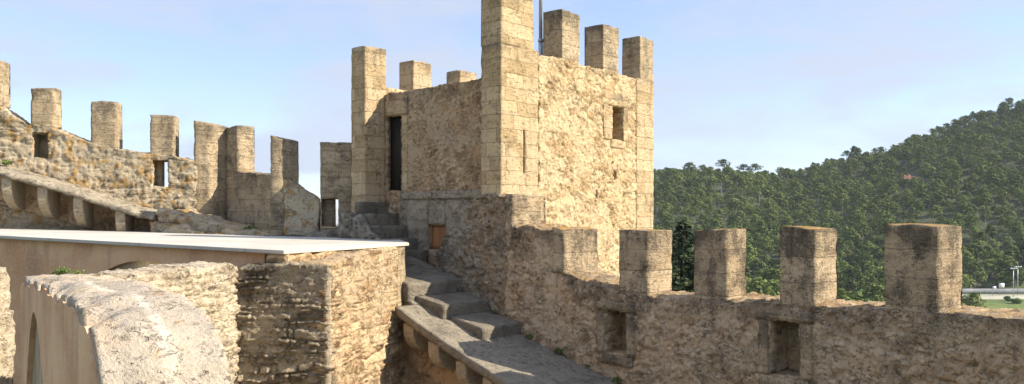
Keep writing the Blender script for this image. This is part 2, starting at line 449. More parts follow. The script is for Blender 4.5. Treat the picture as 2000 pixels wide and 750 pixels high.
def foliage(name, a, b, trans=.12):
    M = NT(name)
    at = M.n('ShaderNodeAttribute', attribute_name='stone'); sep = M.n('ShaderNodeSeparateColor'); M.l(at.outputs['Color'], sep.inputs[0])
    oi = M.n('ShaderNodeObjectInfo').outputs['Random']
    w = M.noise(M.pos(), .035, 3)
    t = M.math('ADD', M.math('MULTIPLY', sep.outputs[0], .55), M.math('MULTIPLY', M.math('ADD', sep.outputs[1], 0.), .45))
    t = M.math('ADD', t, M.math('MULTIPLY', M.math('SUBTRACT', w, .5), .8), True)
    t = M.math('ADD', t, M.math('MULTIPLY', M.math('SUBTRACT', oi, .5), .55), True)
    M.l(M.mix(t, a, b), M.b.inputs['Base Color'])
    M.b.inputs['Roughness'].default_value = .75
    M.b.inputs['Specular IOR Level'].default_value = .095
    return M.m
PINE = foliage('pine needles', (.022, .038, .009), (.13, .16, .036))
PINL = foliage('fresh pine needles', (.05, .075, .016), (.23, .27, .065))
CEDR = foliage('cedar needles', (.022, .035, .018), (.11, .14, .06))
BUSH = foliage('shrub leaves', (.035, .065, .015), (.15, .21, .055))
WEED = foliage('weed leaves', (.055, .085, .022), (.17, .21, .06))

# ------------------------------------------------------------------ the corner tower
D = (math.cos(math.radians(41)), -math.sin(math.radians(41)))     # along the gorge wall, left to right
N = (-D[1], D[0])                                                # outward
P0 = (-.2475, 18.)
def T(t, v): return (P0[0] + D[0] * t + N[0] * v, P0[1] + D[1] * t + N[1] * v)
gorge = lambda t, v: T(t, v)
def side(t0): return lambda s, v: T(t0 - v, s)                   # a side wall: s runs outward, v into the wall

tw = empty('corner_tower', (*T(-2.6, 3), -8), 'tall square stone tower with battlements, narrow doorway and small window', 'tower')
Q = dict(amp=.008, chip=.022)
solid('quoin', side(0), 0, 1.32, -4.5, 3.8, 0, .6, ASH, tw, h=.06, holes=[(.76, .82, .95, 1.94)], **Q)
solid('side_wall', side(-.012), 1.32, 5.5, -3., [(1.32, 3.72), (2.2, 3.78), (3.2, 3.7), (4.4, 3.74), (5.5, 3.68)], 0, .58, TOWR, tw, h=.027, hv=.15, holes=[(4.34, 4.87, 1.96, 2.83), (4.4, 4.53, .92, 1.16), (4.34, 4.37, 1.2, 1.62), (3.6, 3.69, .4, .63)],
      rub=(.3, .2, .04), amp=.015, chip=.05, fine=.018, fine_f=7, smr=-.1)
solid('quoin', side(0), 5.5, 6.4, -4.5, 3.72, 0, .6, ASH, tw, h=.06, **Q)
solid('outer_wall', lambda s, v: T(s, 6.4 - v), -5.2, -.602, -3, 3.6, .004, .6, TOWR, tw, h=.2, amp=.02)
for nm, a, b, c, d in (('window_jamb', 3.95, 4.349, 1.95, 2.84), ('window_jamb', 4.861, 5.1, 1.9, 2.7), ('window_lintel', 4.2, 5.02, 2.843, 3.2), ('window_sill', 4.25, 4.95, 1.75, 1.948)):
    if nm == 'window_jamb' and a > 4.5: d = 2.838
    if nm == 'window_jamb' and a > 4.5: c = 1.952
    solid(nm, side(.012), a, b, c, d, 0, .3, ASH, tw, h=.05, amp=.006, chip=.02)
# far side wall and its end pillar
solid('corner_pillar', side(-4.7), 0, .72, -1.6, 4.37, 0, .55, ASH, tw, h=.06, **Q)
solid('far_side_wall', side(-4.71), .722, 5.8, -1.6, 3.38, 0, .53, TOWR, tw, h=.15, amp=.02)
# infill of the open back with the doorway
solid('infill_wall', gorge, -4.698, -.602, -1.4, [(-4.7, 3.17), (-3, 3.2), (-1.5, 3.22), (-.6, 3.2)], .68, .8, INFL, tw, h=.03,
      holes=[(-4.64, -4.03, .62, 2.6), (-3.0, -2.4, -.86, -.24)], rub=(.15, .1, .04), amp=.012, fine=.014, fine_f=9, smr=-.05)
for (a, b, c, d, v) in ((-4.69, -3.78, 2.6, 3.0, .64), (-4.03, -3.80, .62, 2.6, .655)):
    solid('door_lintel' if c > 2 else 'door_jamb', gorge, a, b, c + .003, d, v, .79, ASH, tw, h=.06, amp=.012, chip=.02)
solid('ledge', gorge, -4.02, -.603, .4, .6, .6, .7, BASE, tw, h=.05, amp=.02, chip=.04)
solid('base_course', gorge, -4.02, -3.005, -1.6, .4, .63, .7, BASE, tw, h=.06, amp=.03, rub=(.4, .25, .03), smr=.1)
solid('base_course', gorge, -2.395, -.603, -1.6, .4, .63, .7, BASE, tw, h=.06, amp=.03, rub=(.4, .25, .03), smr=.1)
solid('base_course', gorge, -3.003, -2.397, -.23, .4, .632, .7, BASE, tw, h=.06, amp=.03)
hatch = solid('hatch', gorge, -2.98, -2.42, -.85, -.26, .74, .78, WOOD, tw, h=.1, amp=.002, chip=0)
tag(hatch, 'brown wooden hatch low in the tower wall')
for (a, b, c, d) in ((-3.0, -2.95, -.86, -.24), (-2.45, -2.4, -.86, -.24), (-2.949, -2.451, -.29, -.24)):
    o = solid('hatch_frame', gorge, a + .002, b - .002, c + .002, d - .002, .71, .738, WOOD, hatch, h=.2, amp=.001, chip=0)
def box(name, mp, s0, s1, z0, z1, v0, v1, mat, parent=None, **kw):
    return solid(name, mp, s0, s1, z0, z1, v0, v1, mat, parent, h=kw.pop('h', 9), hv=9, amp=0, chip=0)
box('roof_deck', gorge, -4.69, -.61, 2.75, 2.95, .81, 5.78, WALK, tw)
box('floor', gorge, -4.69, -.61, .35, .6, .81, 5.78, WALK, tw)
tag(box('doorway_shade', gorge, -4.68, -3.98, .602, 2.66, .86, .92, SHADE_WOOD, tw), 'near-black sheet painting the shade inside the tower doorway')  # added dark sheet, the doorway's shade put into its colour
# merlons of the tower
def merlon(mp, a, b, zb, zt, v0, v1, mat, par, **kw):
    d = dict(h=.05, amp=.008, chip=.03); d.update(kw)
    if isinstance(zt, (int, float)):
        e = R.uniform(-.025, .025); zt = [(a, zt - e), (lerp(a, b, .5), zt + .01), (b, zt + e)]
    return solid('merlon', mp, a, b, zb, zt, v0, v1, mat, par, **d)
merlon(side(-.004), .004, 1.15, 3.78, 5.05, 0, .6, ASH, tw)
for (a, b, z) in ((2.21, 2.94, 4.94), (3.93, 4.66, 4.9), (5.69, 6.396, 4.86)):
    merlon(side(-.004), a, b, 3.62, z, 0, .58, ASHL, tw)
for (a, b, z) in ((1.67, 2.37, 4.23), (3.49, 4.19, 4.2)):
    merlon(side(-4.704), a, b, 3.3, z, 0, .56, ASH, tw)
# the steel pole on the roof
pole = empty('flagpole', (.71, 20.3, 2.95), 'slim grey metal pole rising behind the tower battlements', 'pole')
def tube(name, pts, rads, mat, parent, n=10):
    V = []; F = []
    for k, (p, r) in enumerate(zip(pts, rads)):
        p = Vector(p); d = (Vector(pts[min(k + 1, len(pts) - 1)]) - Vector(pts[max(k - 1, 0)])).normalized()
        a = d.orthogonal().normalized(); b = d.cross(a)
        for i in range(n):
            t = 2 * math.pi * i / n; V.append(tuple(p + a * math.cos(t) * r + b * math.sin(t) * r))
    for k in range(len(pts) - 1):
        for i in range(n):
            j = (i + 1) % n; F.append((k * n + i, k * n + j, (k + 1) * n + j, (k + 1) * n + i))
    F.append(tuple(range(n))[::-1]); F.append(tuple(range((len(pts) - 1) * n, len(pts) * n)))
    return link(name, mesh(name, V, F, mat, True), parent)
tube('lower_tube', [(.71, 20.3, 2.951), (.71, 20.3, 4.3)], [.062, .062], STEEL, pole)
tube('collar', [(.71, 20.3, 4.29), (.71, 20.3, 4.36)], [.072, .072], STEEL, pole)
tube('upper_tube', [(.71, 20.3, 4.301), (.71, 20.3, 8.4)], [.047, .04], STEEL, pole)

# steps to the tower doorway
st = empty('door_steps', (*T(-3.8, .2), -1.5), 'dark narrow stone steps climbing to the tower doorway', 'steps')
noses = [(-4.53, .33), (-4.1, .04), (-3.72, -.26), (-3.36, -.58), (-2.97, -.88)]
prev = -4.66
for t, z in noses:
    solid('step', gorge, prev + .003, t, -1.7, z, -.32 + R.uniform(-.04, .04), .62, STEP, st, h=.08, amp=.012, chip=.035); prev = t
solid('rubble_base', gorge, -4.95, -3.5, -1.7, [(-4.95, .1), (-4.2, -.05), (-3.9, -.35), (-3.5, -.6)], -.62, -.37, GREY, st, h=.06, rub=(.2, .15, .06), amp=.05, chip=.08)

# ------------------------------------------------------------------ the right parapet
nodes = [T(-3.4, 0), (-.2475, 18.), (1.10, 16.83), (2.52, 15.2), (3.67, 14.0), (4.72, 12.75), (5.87, 11.28), (7.55, 8.79), (9.05, 6.2)]
RW = polyline(nodes, -3.4)
rp = empty('parapet_wall', (2.5, 15.2, -5), 'brown rubble parapet in shade with five square merlons and two low loopholes', 'wall')
solid('wall_body', RW, -1.95, .2, -4, [(-1.95, -.92), (-1.75, -.6), (-1.48, -.26), (-1.2, -.02), (-.9, .25), (-.62, .44), (.2, .44)], -.06, .6, GREYW, rp, h=.028, hv=.1,
      rub=(.2, .15, .045), amp=.035, chip=.07, fine=.035, fine_f=6, ends=False)
solid('wall_body', RW, .2, 1.6, -4, [(.2, .44), (.375, .44), (.375, -.25), (.9, -.22), (1.2, -.3), (1.6, -.29)], -.062, 1.06, PARA, rp, h=.028, hv=.1,
      rub=(.18, .12, .036), amp=.025, chip=.05, fine=.025, fine_f=8, smr=-.05, ends=False)
solid('wall_body', RW, 1.6, 14.5, -3.9, [(1.6, -1.15), (2.0, -1.2), (2.9, -1.4), (3.3, -1.5), (3.95, -1.5), (5.6, -1.44), (7.2, -1.41), (9.1, -1.33), (14.5, -1.2)], -.05, 1.05, PARA, rp, h=.028, hv=.12,
      holes=[(2.93, 3.5, -2.67, -1.83), (6.48, 7.03, -2.58, -1.68)], rub=(.2, .13, .036), amp=.025, chip=.05, fine=.025, fine_f=8, smr=.0, ends=False)
for (a, b, c, d) in ((2.93, 3.5, -2.67, -1.83), (6.48, 7.03, -2.58, -1.68)):
    o = solid('loophole', RW, a - .02, b + .02, c - .02, d + .02, .42, .5, ASHL, rp, h=.1, amp=.008, chip=0)
    solid('sill', RW, a - .16, b + .16, c - .2, c - .004, -.12, .4, ASHL, o, h=.06, amp=.012, chip=.03)
    solid('lintel', RW, a - .2, b + .2, d + .004, d + .17, -.13, .4, ASHL, o, h=.06, amp=.012, chip=.03)
    solid('jamb', RW, a - .2, a - .004, c, d, -.11, .4, ASHL, o, h=.06, amp=.012, chip=.03)
    solid('jamb', RW, b + .004, b + .2, c, d, -.11, .4, ASHL, o, h=.06, amp=.012, chip=.03)
solid('dressed_block', RW, .19, .392, -.42, .455, -.075, 1.08, ASHL, rp, h=.05, amp=.014, chip=.03)
merlon(RW, 1.5, 1.8, -1.2, -.27, -.08, 1.02, ASHG, rp)
def seg(i):
    a, b = nodes[i], nodes[i + 1]
    return straight(b, (b[0] - a[0], b[1] - a[1]))
for i, L, t, zb, zt in ((2, .69, .72, -1.6, -.285), (3, .64, .64, -1.55, -.254), (4, .6, .66, -1.5, -.2), (5, .75, .74, -1.45, -.14)):
    merlon(seg(i), -L, 0, zb, zt, -.03, t, ASHG, rp, h=.04, chip=.02)

# ------------------------------------------------------------------ the walkway along it
wk = empty('walkway', (1, 16.2, -4), 'grey sloping stone walkway with three broad steps on rounded corbels', 'walkway')
ramp = [(-3.3, -1.05), (-2.2, -1.38), (-1.2, -1.8), (-.8, -1.95), (-.28, -2.18), (.66, -2.54), (1.0, -2.66), (2.04, -2.95), (4, -3.35), (9.5, -3.95)]
rz = prof(ramp)
def walk_part(name, a, b, ofs_top, thick, w0, w1, mat, parent, **kw):
    return solid(name, RW, a, b, -thick, [(a, 0), (b, 0)], -w1, -w0, mat, parent, zfun=lambda s, v: rz(s, 1) + ofs_top, **kw)
walk_part('walk_slab', -.95, 9.5, 0, .17, .02, 2.22, WALK, wk, h=.06, hv=.09, amp=.02, chip=.05, fine=.012)
walk_part('walk_slab', -3.3, -.952, 0, .17, .02, 1.7, WALK, wk, h=.06, hv=.09, amp=.02, chip=.03, fine=.012)
def tread(a, b, za, zb_, w1, skew):
    solid('step', RW, a, b, -.42, [(a, 0), (b, 0)], -w1, .02, STEP, wk, h=.06, hv=.09, amp=.02, chip=.05, fine=.01,
          zfun=lambda s, v: lerp(za, zb_, (s - a) / (b - a)))
tread(-3.2, -1.12, -.93, -1.48, 1.72, 0)
tread(-1.118, -.28, -1.74, -1.88, 1.5, 0)
tread(-.278, .66, -2.12, -2.3, 1.3, 0)
solid('support_wall', RW, -2.5, 9.5, -4.2, [(-2.5, 0), (9.5, 0)], -1.62, -1.2, UNDR, wk, h=.07, rub=(.25, .13, .06), amp=.03,
      zfun=lambda s, v: min(0, 0) + (rz(s, 1) - .18) * 1.0)
def corbel(mp, s, w, v_in, v_out, ztop, hgt, mat, parent):
    """quarter-round bracket: deep at the wall, curling up to the outer edge"""
    prof_ = [(v_in, -hgt)]
    K = 9
    for k in range(K + 1):
        a = math.pi / 2 * k / K
        prof_.append((lerp(v_in, v_out, .08 + .92 * math.sin(a)), -hgt + (hgt * .72) * (1 - math.cos(a))))
    prof_ += [(v_out, 0), (v_in, 0)]
    V = []; F = []
    n = len(prof_)
    for sg in (-.5, .5):
        for v, z in prof_:
            x, y = mp(s + sg * w * (1 if z > -hgt * .6 else .92), v); V.append((x, y, ztop + z))
    F.append(tuple(range(n))[::-1]); F.append(tuple(range(n, 2 * n)))
    for i in range(n): F.append((i, (i + 1) % n, n + (i + 1) % n, n + i))
    me = mesh('corbel', V, F, mat, False)
    o = link('corbel', me, parent)
    b = o.modifiers.new('wear', 'BEVEL'); b.width = .025; b.segments = 2
    return o
for s in (-.62, .12, .9, 1.72, 2.6, 3.5):
    corbel(RW, s, .3, -1.6, -2.16, rz(s, 1) - .19, .62, CORB, wk)

# ------------------------------------------------------------------ walls under the white terrace
K_, B_, D_ = (-3.09, 13.9), (-2.32, 17.75), (-4.68, 14.0)
rw = empty('courtyard_wall', (-3, 15, -7), 'sunlit tawny rubble wall with dark adjoining face under the white terrace', 'wall')
mB = straight(K_, (B_[0] - K_[0], B_[1] - K_[1]))
LB = math.hypot(B_[0] - K_[0], B_[1] - K_[1])
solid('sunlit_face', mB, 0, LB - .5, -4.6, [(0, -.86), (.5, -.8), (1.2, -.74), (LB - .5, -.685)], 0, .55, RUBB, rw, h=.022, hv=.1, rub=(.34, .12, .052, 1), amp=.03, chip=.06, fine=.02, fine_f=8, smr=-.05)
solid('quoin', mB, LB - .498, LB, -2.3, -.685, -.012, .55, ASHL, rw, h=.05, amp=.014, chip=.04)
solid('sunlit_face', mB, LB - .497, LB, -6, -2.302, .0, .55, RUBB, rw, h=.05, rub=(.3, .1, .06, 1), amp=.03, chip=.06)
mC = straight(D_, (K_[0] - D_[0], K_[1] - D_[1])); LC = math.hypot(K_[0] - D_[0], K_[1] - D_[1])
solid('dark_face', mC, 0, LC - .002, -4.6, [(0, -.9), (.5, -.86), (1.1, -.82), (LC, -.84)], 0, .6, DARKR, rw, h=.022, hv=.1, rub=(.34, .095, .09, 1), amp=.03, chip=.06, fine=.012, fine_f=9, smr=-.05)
solid('top_course', straight((-3.86, 14.12), (1.53, 3.6)), 0, 3.6, -1.1, -.69, 0, .5, RUBB, rw, h=.045, rub=(.17, .12, .07), amp=.03, chip=.06)
solid('mortar_seam', mB, -.03, .012, -4.6, -.9, -.022, .1, PALE, rw, h=.05, amp=.015, chip=.01)

# plastered building with the white terrace
A_, B2_ = (-3.9, 14.), (-2.25, 17.9)
zs = lambda x, y: -.604 + .024 * max(0, -x - 3.9)
pb = empty('plastered_building', (-8, 18, -7), 'brown plastered building with a flat white terrace slab on top', 'building')
dirA = (7., -3.5); oA = (A_[0] - 14 * 7 / 7.826, A_[1] + 14 * 3.5 / 7.826)
mA = straight(oA, dirA)
topA = [(0, 0.0), (13.8, 0.0)]
# blind arch in the plaster wall: notch in the lower outline
def arch_wall(name, mp, s0, s1, zb, ztop, arch, v0, v1, mat, parent, n=18):
    """wall with a segmental or pointed blind arch cut through; arch = list of (s, z) from left foot to right foot"""
    ol = [(s0, zb)] + [(arch[0][0], zb)] + arch + [(arch[-1][0], zb)] + [(s1, zb)]
    tops = ztop
    V = []; F = []
    out = ol + tops[::-1]
    m = len(out)
    for v in (v0, v1):
        for s, z in out: x, y = mp(s, v); V.append((x, y, z))
    from mathutils.geometry import tessellate_polygon
    tr = tessellate_polygon([[Vector((s, z, 0)) for s, z in out]])
    for a, b, c in tr:
        p, q, r = out[a], out[b], out[c]
        ar = (q[0] - p[0]) * (r[1] - p[1]) - (q[1] - p[1]) * (r[0] - p[0])
        t = (a, b, c) if ar > 0 else (a, c, b)
        F.append(t); F.append(tuple(i + m for i in t[::-1]))
    for i in range(m):
        j = (i + 1) % m; F.append((i, i + m, j + m, j))
    return link(name, mesh(name, V, F, mat), parent)
sA = lambda x: 14 + (x - A_[0]) / (7 / 7.826)      # station on that wall by world x
arch = []
sl, sr = sA(-8.32), sA(-6.0)
for k in range(17):
    f = k / 16; arch.append((lerp(sl, sr, f), -1.22 + .34 * (1 - (2 * f - 1) ** 2)))
arch = [(sl, -3.)] + arch + [(sr, -3.)]
zA = lambda s: zs(A_[0] + (s - 14) * 7 / 7.826, 0) - .075
arch_wall('plaster_wall', mA, 0, 13.92, -7, [(s, zA(s)) for s in (0, 4, 8, 12, 13.92)], arch, .13, .5, PLAS, pb)
box('arch_panel', mA, sl - .1, sr + .1, -4, -.8, .2, .3, PANL, pb)
poly = [A_, B2_, (-2.75, 20.2), (-3.9, 21.4), (-6.3, 21.8), (-8.4, 23.6), (-9.2, 23.6), (-15.5, 22.4), (-16.42, 20.26)]
V = []; F = []
for dz in (-.068, 0):
    for x, y in poly: V.append((x, y, zs(x, y) + dz))
n = len(poly)
F = [tuple(range(n))[::-1], tuple(range(n, 2 * n))] + [(i, (i + 1) % n, n + (i + 1) % n, n + i) for i in range(n)]
o = link('roof_slab', mesh('roof_slab', V, F, SLAB), pb); b = o.modifiers.new('edge', 'BEVEL'); b.width = .012; b.segments = 2
tag(o, 'smooth white terrace slab')

# ------------------------------------------------------------------ foreground ruined wall
fw = empty('ruined_wall', (-5, 8.5, -6), 'thick ruined wall with pale mortar top and blind pointed arch in its shaded plaster side', 'wall')
oF = (-7.2, 12.); dF = (4.42, -6.5); mF = straight(oF, dF)
tF = [(0, -.93), (1, -.86), (2.5, -.78), (4.6, -.71), (6.6, -.69), (7.2, -.74), (7.55, -.84), (7.86, -1.08), (8.1, -1.5), (8.3, -2.2)]
ztF = prof(tF)
def stripe(s, v, ps):
    c = .42 + .07 * math.sin(s * 1.1) + .05 * noise.noise(ps * 1.5); wd = .04 + .02 * noise.noise(ps * .8)
    return (1 - sstep(wd * .6, wd * 1.5, abs(v - c))) * sstep(3.2, 4.2, s) * (.35 + .65 * sstep(-.2, .25, noise.noise(ps * 2.1)))
def capz(s, v):
    e = 1 - sstep(.0, .28, v)
    n1 = noise.noise(Vector((s * .9, v * 1.6, 3.))); n2 = noise.noise(Vector((s * 2.7, v * 3.1, 9.))); n3 = noise.noise(Vector((s * 9., v * 9., 2.)))
    rag = max(0, noise.noise(Vector((s * 1.9, 7., 1.))) + .2 + .7 * noise.noise(Vector((s * 6., v * 6., 4.))))
    return ztF(s, 1) - .1 * max(0, v - .55) ** 1.2 + .06 * n1 + .045 * n2 + .02 * n3 - e * (.03 + .17 * rag)
solid('mortar_top', mF, 0, 8.3, -.3, [(0, 0), (8.3, 0)], .02, .86, MORT, fw, h=.033, hv=.033, amp=.03, freq=2.5, chip=.06, fine=.03, fine_f=8, stripe=stripe, zfun=capz)
af = [(1.0, -2.6)]
for k in range(9): f = k / 8; af.append((lerp(1.0, 2.45, f), -2.6 + 1.42 * math.sin(f * math.pi / 2)))
for k in range(1, 9): f = k / 8; af.append((lerp(2.45, 4.4, f), -2.6 + 1.42 * math.cos(f * math.pi / 2)))
arch_wall('plaster_side', mF, 0, 8.15, -6, [(s, ztF(s, 1) - .1 + .05 * math.sin(s * 5.3) * math.sin(s * 2.1) - (.0 if s < 7.5 else .06)) for s in [.1 * q for q in range(82)]] + [(8.15, -1.7)], af, 0, .12, PLAS, fw)
box('arch_panel', mF, .9, 4.5, -6, -1.1, .06, .11, PANL, fw)
solid('core', mF, .05, 8.05, -6, [(a, z - .3) for a, z in tF[:-2]] + [(8.05, -1.8)], .125, .83, MORT, fw, h=.3, amp=.01)
mE = straight((-5.42, 10.7), (D_[0] + 5.42, D_[1] - 10.7)); LE = math.hypot(D_[0] + 5.42, D_[1] - 10.7)
solid('rubble_side', mE, 0, LE, -4.2, [(0, -.86), (.8, -.84), (1.6, -.82), (2.4, -.83), (LE - .3, -.83), (LE, -.87)], 0, .75, PALE, fw, h=.026, hv=.1, rub=(.2, .1, .05, 1), amp=.04, chip=.09, fine=.02, smr=.05)
# little wall end at the far left
lf = empty('wall_stub', (-8.7, 13, -6), 'pale rubble wall end at the very edge beside the plastered wall', 'wall')
solid('upper_block', straight((-10, 12.7), (1, .05)), 0, 1.78, -6, -.85, 0, .7, PALE, lf, h=.06, rub=(.2, .13, .036), amp=.025, chip=.06)
solid('lower_block', straight((-8.6, 13.0), (1, .1)), 0, .4, -6, [(0, -1.45), (.4, -1.6)], 0, .6, PALE, lf, h=.06, rub=(.3, .2, .05), amp=.04, chip=.08)

# ------------------------------------------------------------------ the left curtain wall
lw = empty('curtain_wall', (-11, 23, -2), 'lichen spotted rubble wall with a row of merlons descending towards the tower', 'wall')
O1 = (-15.5, 22.2); e1 = (6.86, 1.23); m1 = straight(O1, e1)
solid('wall_body', m1, 0, 6.62, -.8, [(0, 3.7), (.7, 3.3), (1.3, 3.12), (2.15, 2.5), (2.9, 2.4), (3.7, 2.06), (4.5, 1.87), (5.3, 1.74), (6.0, 1.67), (6.62, 1.55)], 0, .72, LEFT, lw, h=.035,
      holes=[(2.3, 2.7, 1.58, 2.28), (5.42, 5.84, .8, 1.56)], rub=(.34, .14, .025, 1), amp=.03, chip=.06, fine=.02, fine_f=7, smr=.12)
box('loophole', m1, 2.2, 2.8, 1.5, 2.3, .45, .55, LEFT, lw)
solid('loophole', m1, 5.38, 5.61, .75, 1.6, .4, .6, LEFT, lw, h=.1, amp=.01)
for a, b, zb, zt in ((.85, 1.5, 3.0, 4.25), (2.25, 2.84, 2.36, 3.52), (3.79, 4.46, 1.8, 3.19), (5.35, 6.0, 1.6, 2.83)):
    merlon(m1, a, b, zb, zt, .012, .64, ASHL, lw)
# corner pier where the wall turns
prism('corner_pier', [(-9.08, 23.36), (-8.64, 23.43), (-8.33, 24.1), (-9.0, 24.25)], -.6, [(0, 2.7), (.6, 2.66), (1, 2.58)], ASHL, lw, amp=.02, chip=.04)
m2 = straight((-8.4, 24.0), D)
solid('wall_body', m2, .02, 2.7, -.8, [(.02, 1.32), (2.7, 1.08)], 0, .6, ASHL, lw, h=.06, amp=.02, chip=.05)
merlon(m2, .0, .62, 1.2, 2.57, .01, .58, ASHL, lw)
prism('pier', [(-6.3, 21.33), (-5.98, 21.4), (-5.72, 22.0), (-6.15, 22.1)], -.8, [(0, 2.08), (1, 1.98)], ASHL, lw, amp=.018, chip=.04)
m3 = straight((-5.98, 21.41), (.98, .2))
solid('wall_body', m3, .003, .93, -.8, [(0, .98), (.3, .85), (.93, .42)], 0, .6, LEFT, lw, h=.05, rub=(.26, .16, .03), amp=.025, chip=.06)
m4 = straight((-5.06, 21.6), (.985, .17))
solid('wall_body', m4, 0, .95, -.8, 1.93, 0, .65, ASHL, lw, h=.05, holes=[(.04, .47, -.31, .43)], amp=.016, chip=.03)
solid('loophole', m4, .02, .385, -.33, .45, .3, .55, ASHL, lw, h=.08, amp=.01)
# walk on corbels along its foot
lk = empty('wall_walk', (-11, 22.3, 0), 'narrow stone ledge on four rounded corbels below the left battlements', 'walkway')
lr = prof([(0, 1.78), (1.48, 1.36), (3.43, .8), (5.24, .17), (6.7, -.12)])
solid('ledge_slab', m1, 0, 5.75, -.15, [(0, 0), (5.75, 0)], -1.12, .02, LEDG, lk, h=.06, amp=.025, chip=.07, fine=.02, zfun=lambda s, v: lr(s, 1) - .06 + max(0, v + 1.0) * .12)
solid('back_wall', m1, 0, 5.6, -.9, [(0, 0), (5.6, 0)], -.12, .0, UNDR, lk, h=.07, rub=(.25, .16, .04), amp=.03, zfun=lambda s, v: lr(s, 1) - .16)
for s in (2.05, 2.92, 3.8, 4.85):
    corbel(m1, s, .25, -.1, -1.04, lr(s, 1) - .2, .86, CORB, lk)
solid('ledge_end', m1, 5.602, 7.0, -1.2, [(5.602, 0), (7.0, 0)], -1.05, -.002, UNDR, lk, h=.07, rub=(.4, .2, .04), amp=.03, chip=.06, zfun=lambda s, v: lr(s, 1) - .23)
# rubble footing down to the terrace
ft = empty('rubble_footing', (-8, 22, -1), 'low sloping rubble footing between the left wall and the white terrace', 'wall')
fl = straight((-9.6, 22.35), (3.3, -1.0))
solid('footing_stones', fl, 0, 3.45, -1., [(0, .16), (.8, 0.), (1.6, -.2), (2.4, -.36), (3.45, -.5)], -.15, 1.1, LEFT, ft, h=.06, rub=(.45, .15, .1, 1), amp=.05, chip=.08, fine=.02)
solid('footing_stones', straight((-9.55, 22.0), (3.1, -1.)), 0, 3., -1., [(0, -.2), (1.2, -.36), (2., -.5), (3., -.6)], 0, .35, LEFT, ft, h=.06, rub=(.5, .15, .1, 1), amp=.05, chip=.08, fine=.02)
solid('footing_stones', straight((-6.4, 21.1), (2.4, .25)), 0, 2.2, -1., [(0, -.5), (1., -.52), (1.6, -.42), (2.2, -.4)], 0, .5, GREY, ft, h=.06, rub=(.25, .14, .07), amp=.05, chip=.08)

# ------------------------------------------------------------------ terrain
ridge_px = [(900, 470), (1150, 400), (1280, 346), (1310, 340), (1345, 336), (1400, 337), (1470, 343), (1540, 348), (1570, 342), (1600, 328), (1650, 313), (1700, 304), (1750, 288), (1800, 267),
            (1850, 252), (1900, 233), (1950, 220), (2000, 205), (2150, 165), (2400, 120)]
RU = np.array([(p - 1000) / 1600 for p, _ in ridge_px]); RZ = np.array([(420 - y) / 1600 * 560 for _, y in ridge_px])
def ter(x, y):
    x = np.asarray(x, float); y = np.asarray(y, float)
    r = np.hypot(x, y - 15)
    base = -8 - 21 * np.clip((r - 35) / 110, 0, 1) ** .9
    yy = np.maximum(y, 1)
    u = np.clip(x / yy, -1, .9)
    zr = np.interp(u, RU, RZ) - 3
    f = np.clip((y - 312) / 248, 0, 1); f = f * (1.25 - .25 * f)
    up = np.where(y < 560, base + (zr + 29) * f, zr - np.clip((y - 560) / 350, 0, 1) * (zr + 30))
    w = np.clip((x - 10) / 60, 0, 1) * np.clip((2600 - y) / 800, 0, 1)
    z = np.where(y > 312, base * (1 - w) + up * w, base)
    return z + 1.2 * np.sin(x * .05 + 1) * np.sin(y * .043) * np.clip((y - 330) / 60, 0, 1)
xs = np.unique(np.concatenate([np.linspace(-1500, -150, 12), np.arange(-150, 620, 10), np.linspace(620, 2000, 14)]))
ys = np.unique(np.concatenate([np.linspace(-800, -60, 10), np.arange(-60, 760, 10), np.linspace(760, 2500, 14)]))
X, Y = np.meshgrid(xs, ys); Z = ter(X, Y)
nx, ny = len(xs), len(ys)
V = np.stack([X.ravel(), Y.ravel(), Z.ravel()], 1)
i = np.arange(nx * ny).reshape(ny, nx)
F = np.stack([i[:-1, :-1].ravel(), i[:-1, 1:].ravel(), i[1:, 1:].ravel(), i[1:, :-1].ravel()], 1)
def ground_mat():
    M = NT('grass and scrub earth'); P = M.pos()
    a = M.noise(P, .09, 6, .65); f = M.noise(P, 1.3, 5, .7)
    c = M.mix(M.ramp(a, .38, .6), (.075, .1, .03), (.13, .16, .045))
    c = M.mix(M.ramp(f, .52, .7, 0, .7), c, (.045, .06, .022))
    c = M.mix(M.ramp(M.noise(P, .05, 4), .62, .7, 0, .6), c, (.22, .17, .1))
    sy = M.n('ShaderNodeSeparateXYZ'); M.l(P, sy.inputs[0])
    c = M.mix(M.ramp(sy.outputs[1], 300, 325), c, M.mix(M.ramp(f, .4, .62), (.035, .048, .018), (.085, .085, .045)))
    M.l(c, M.b.inputs['Base Color']); M.bump(f, .3)
    return M.m
GRND = ground_mat()
tag(link('terrain', mesh('terrain', V.tolist(), F.tolist(), GRND, True)), kind='structure')
# ward floor
tag(box('courtyard', straight((-14, 3), (1, 0)), 0, 26, -8.4, -7, 0, 21, WALK), kind='structure')

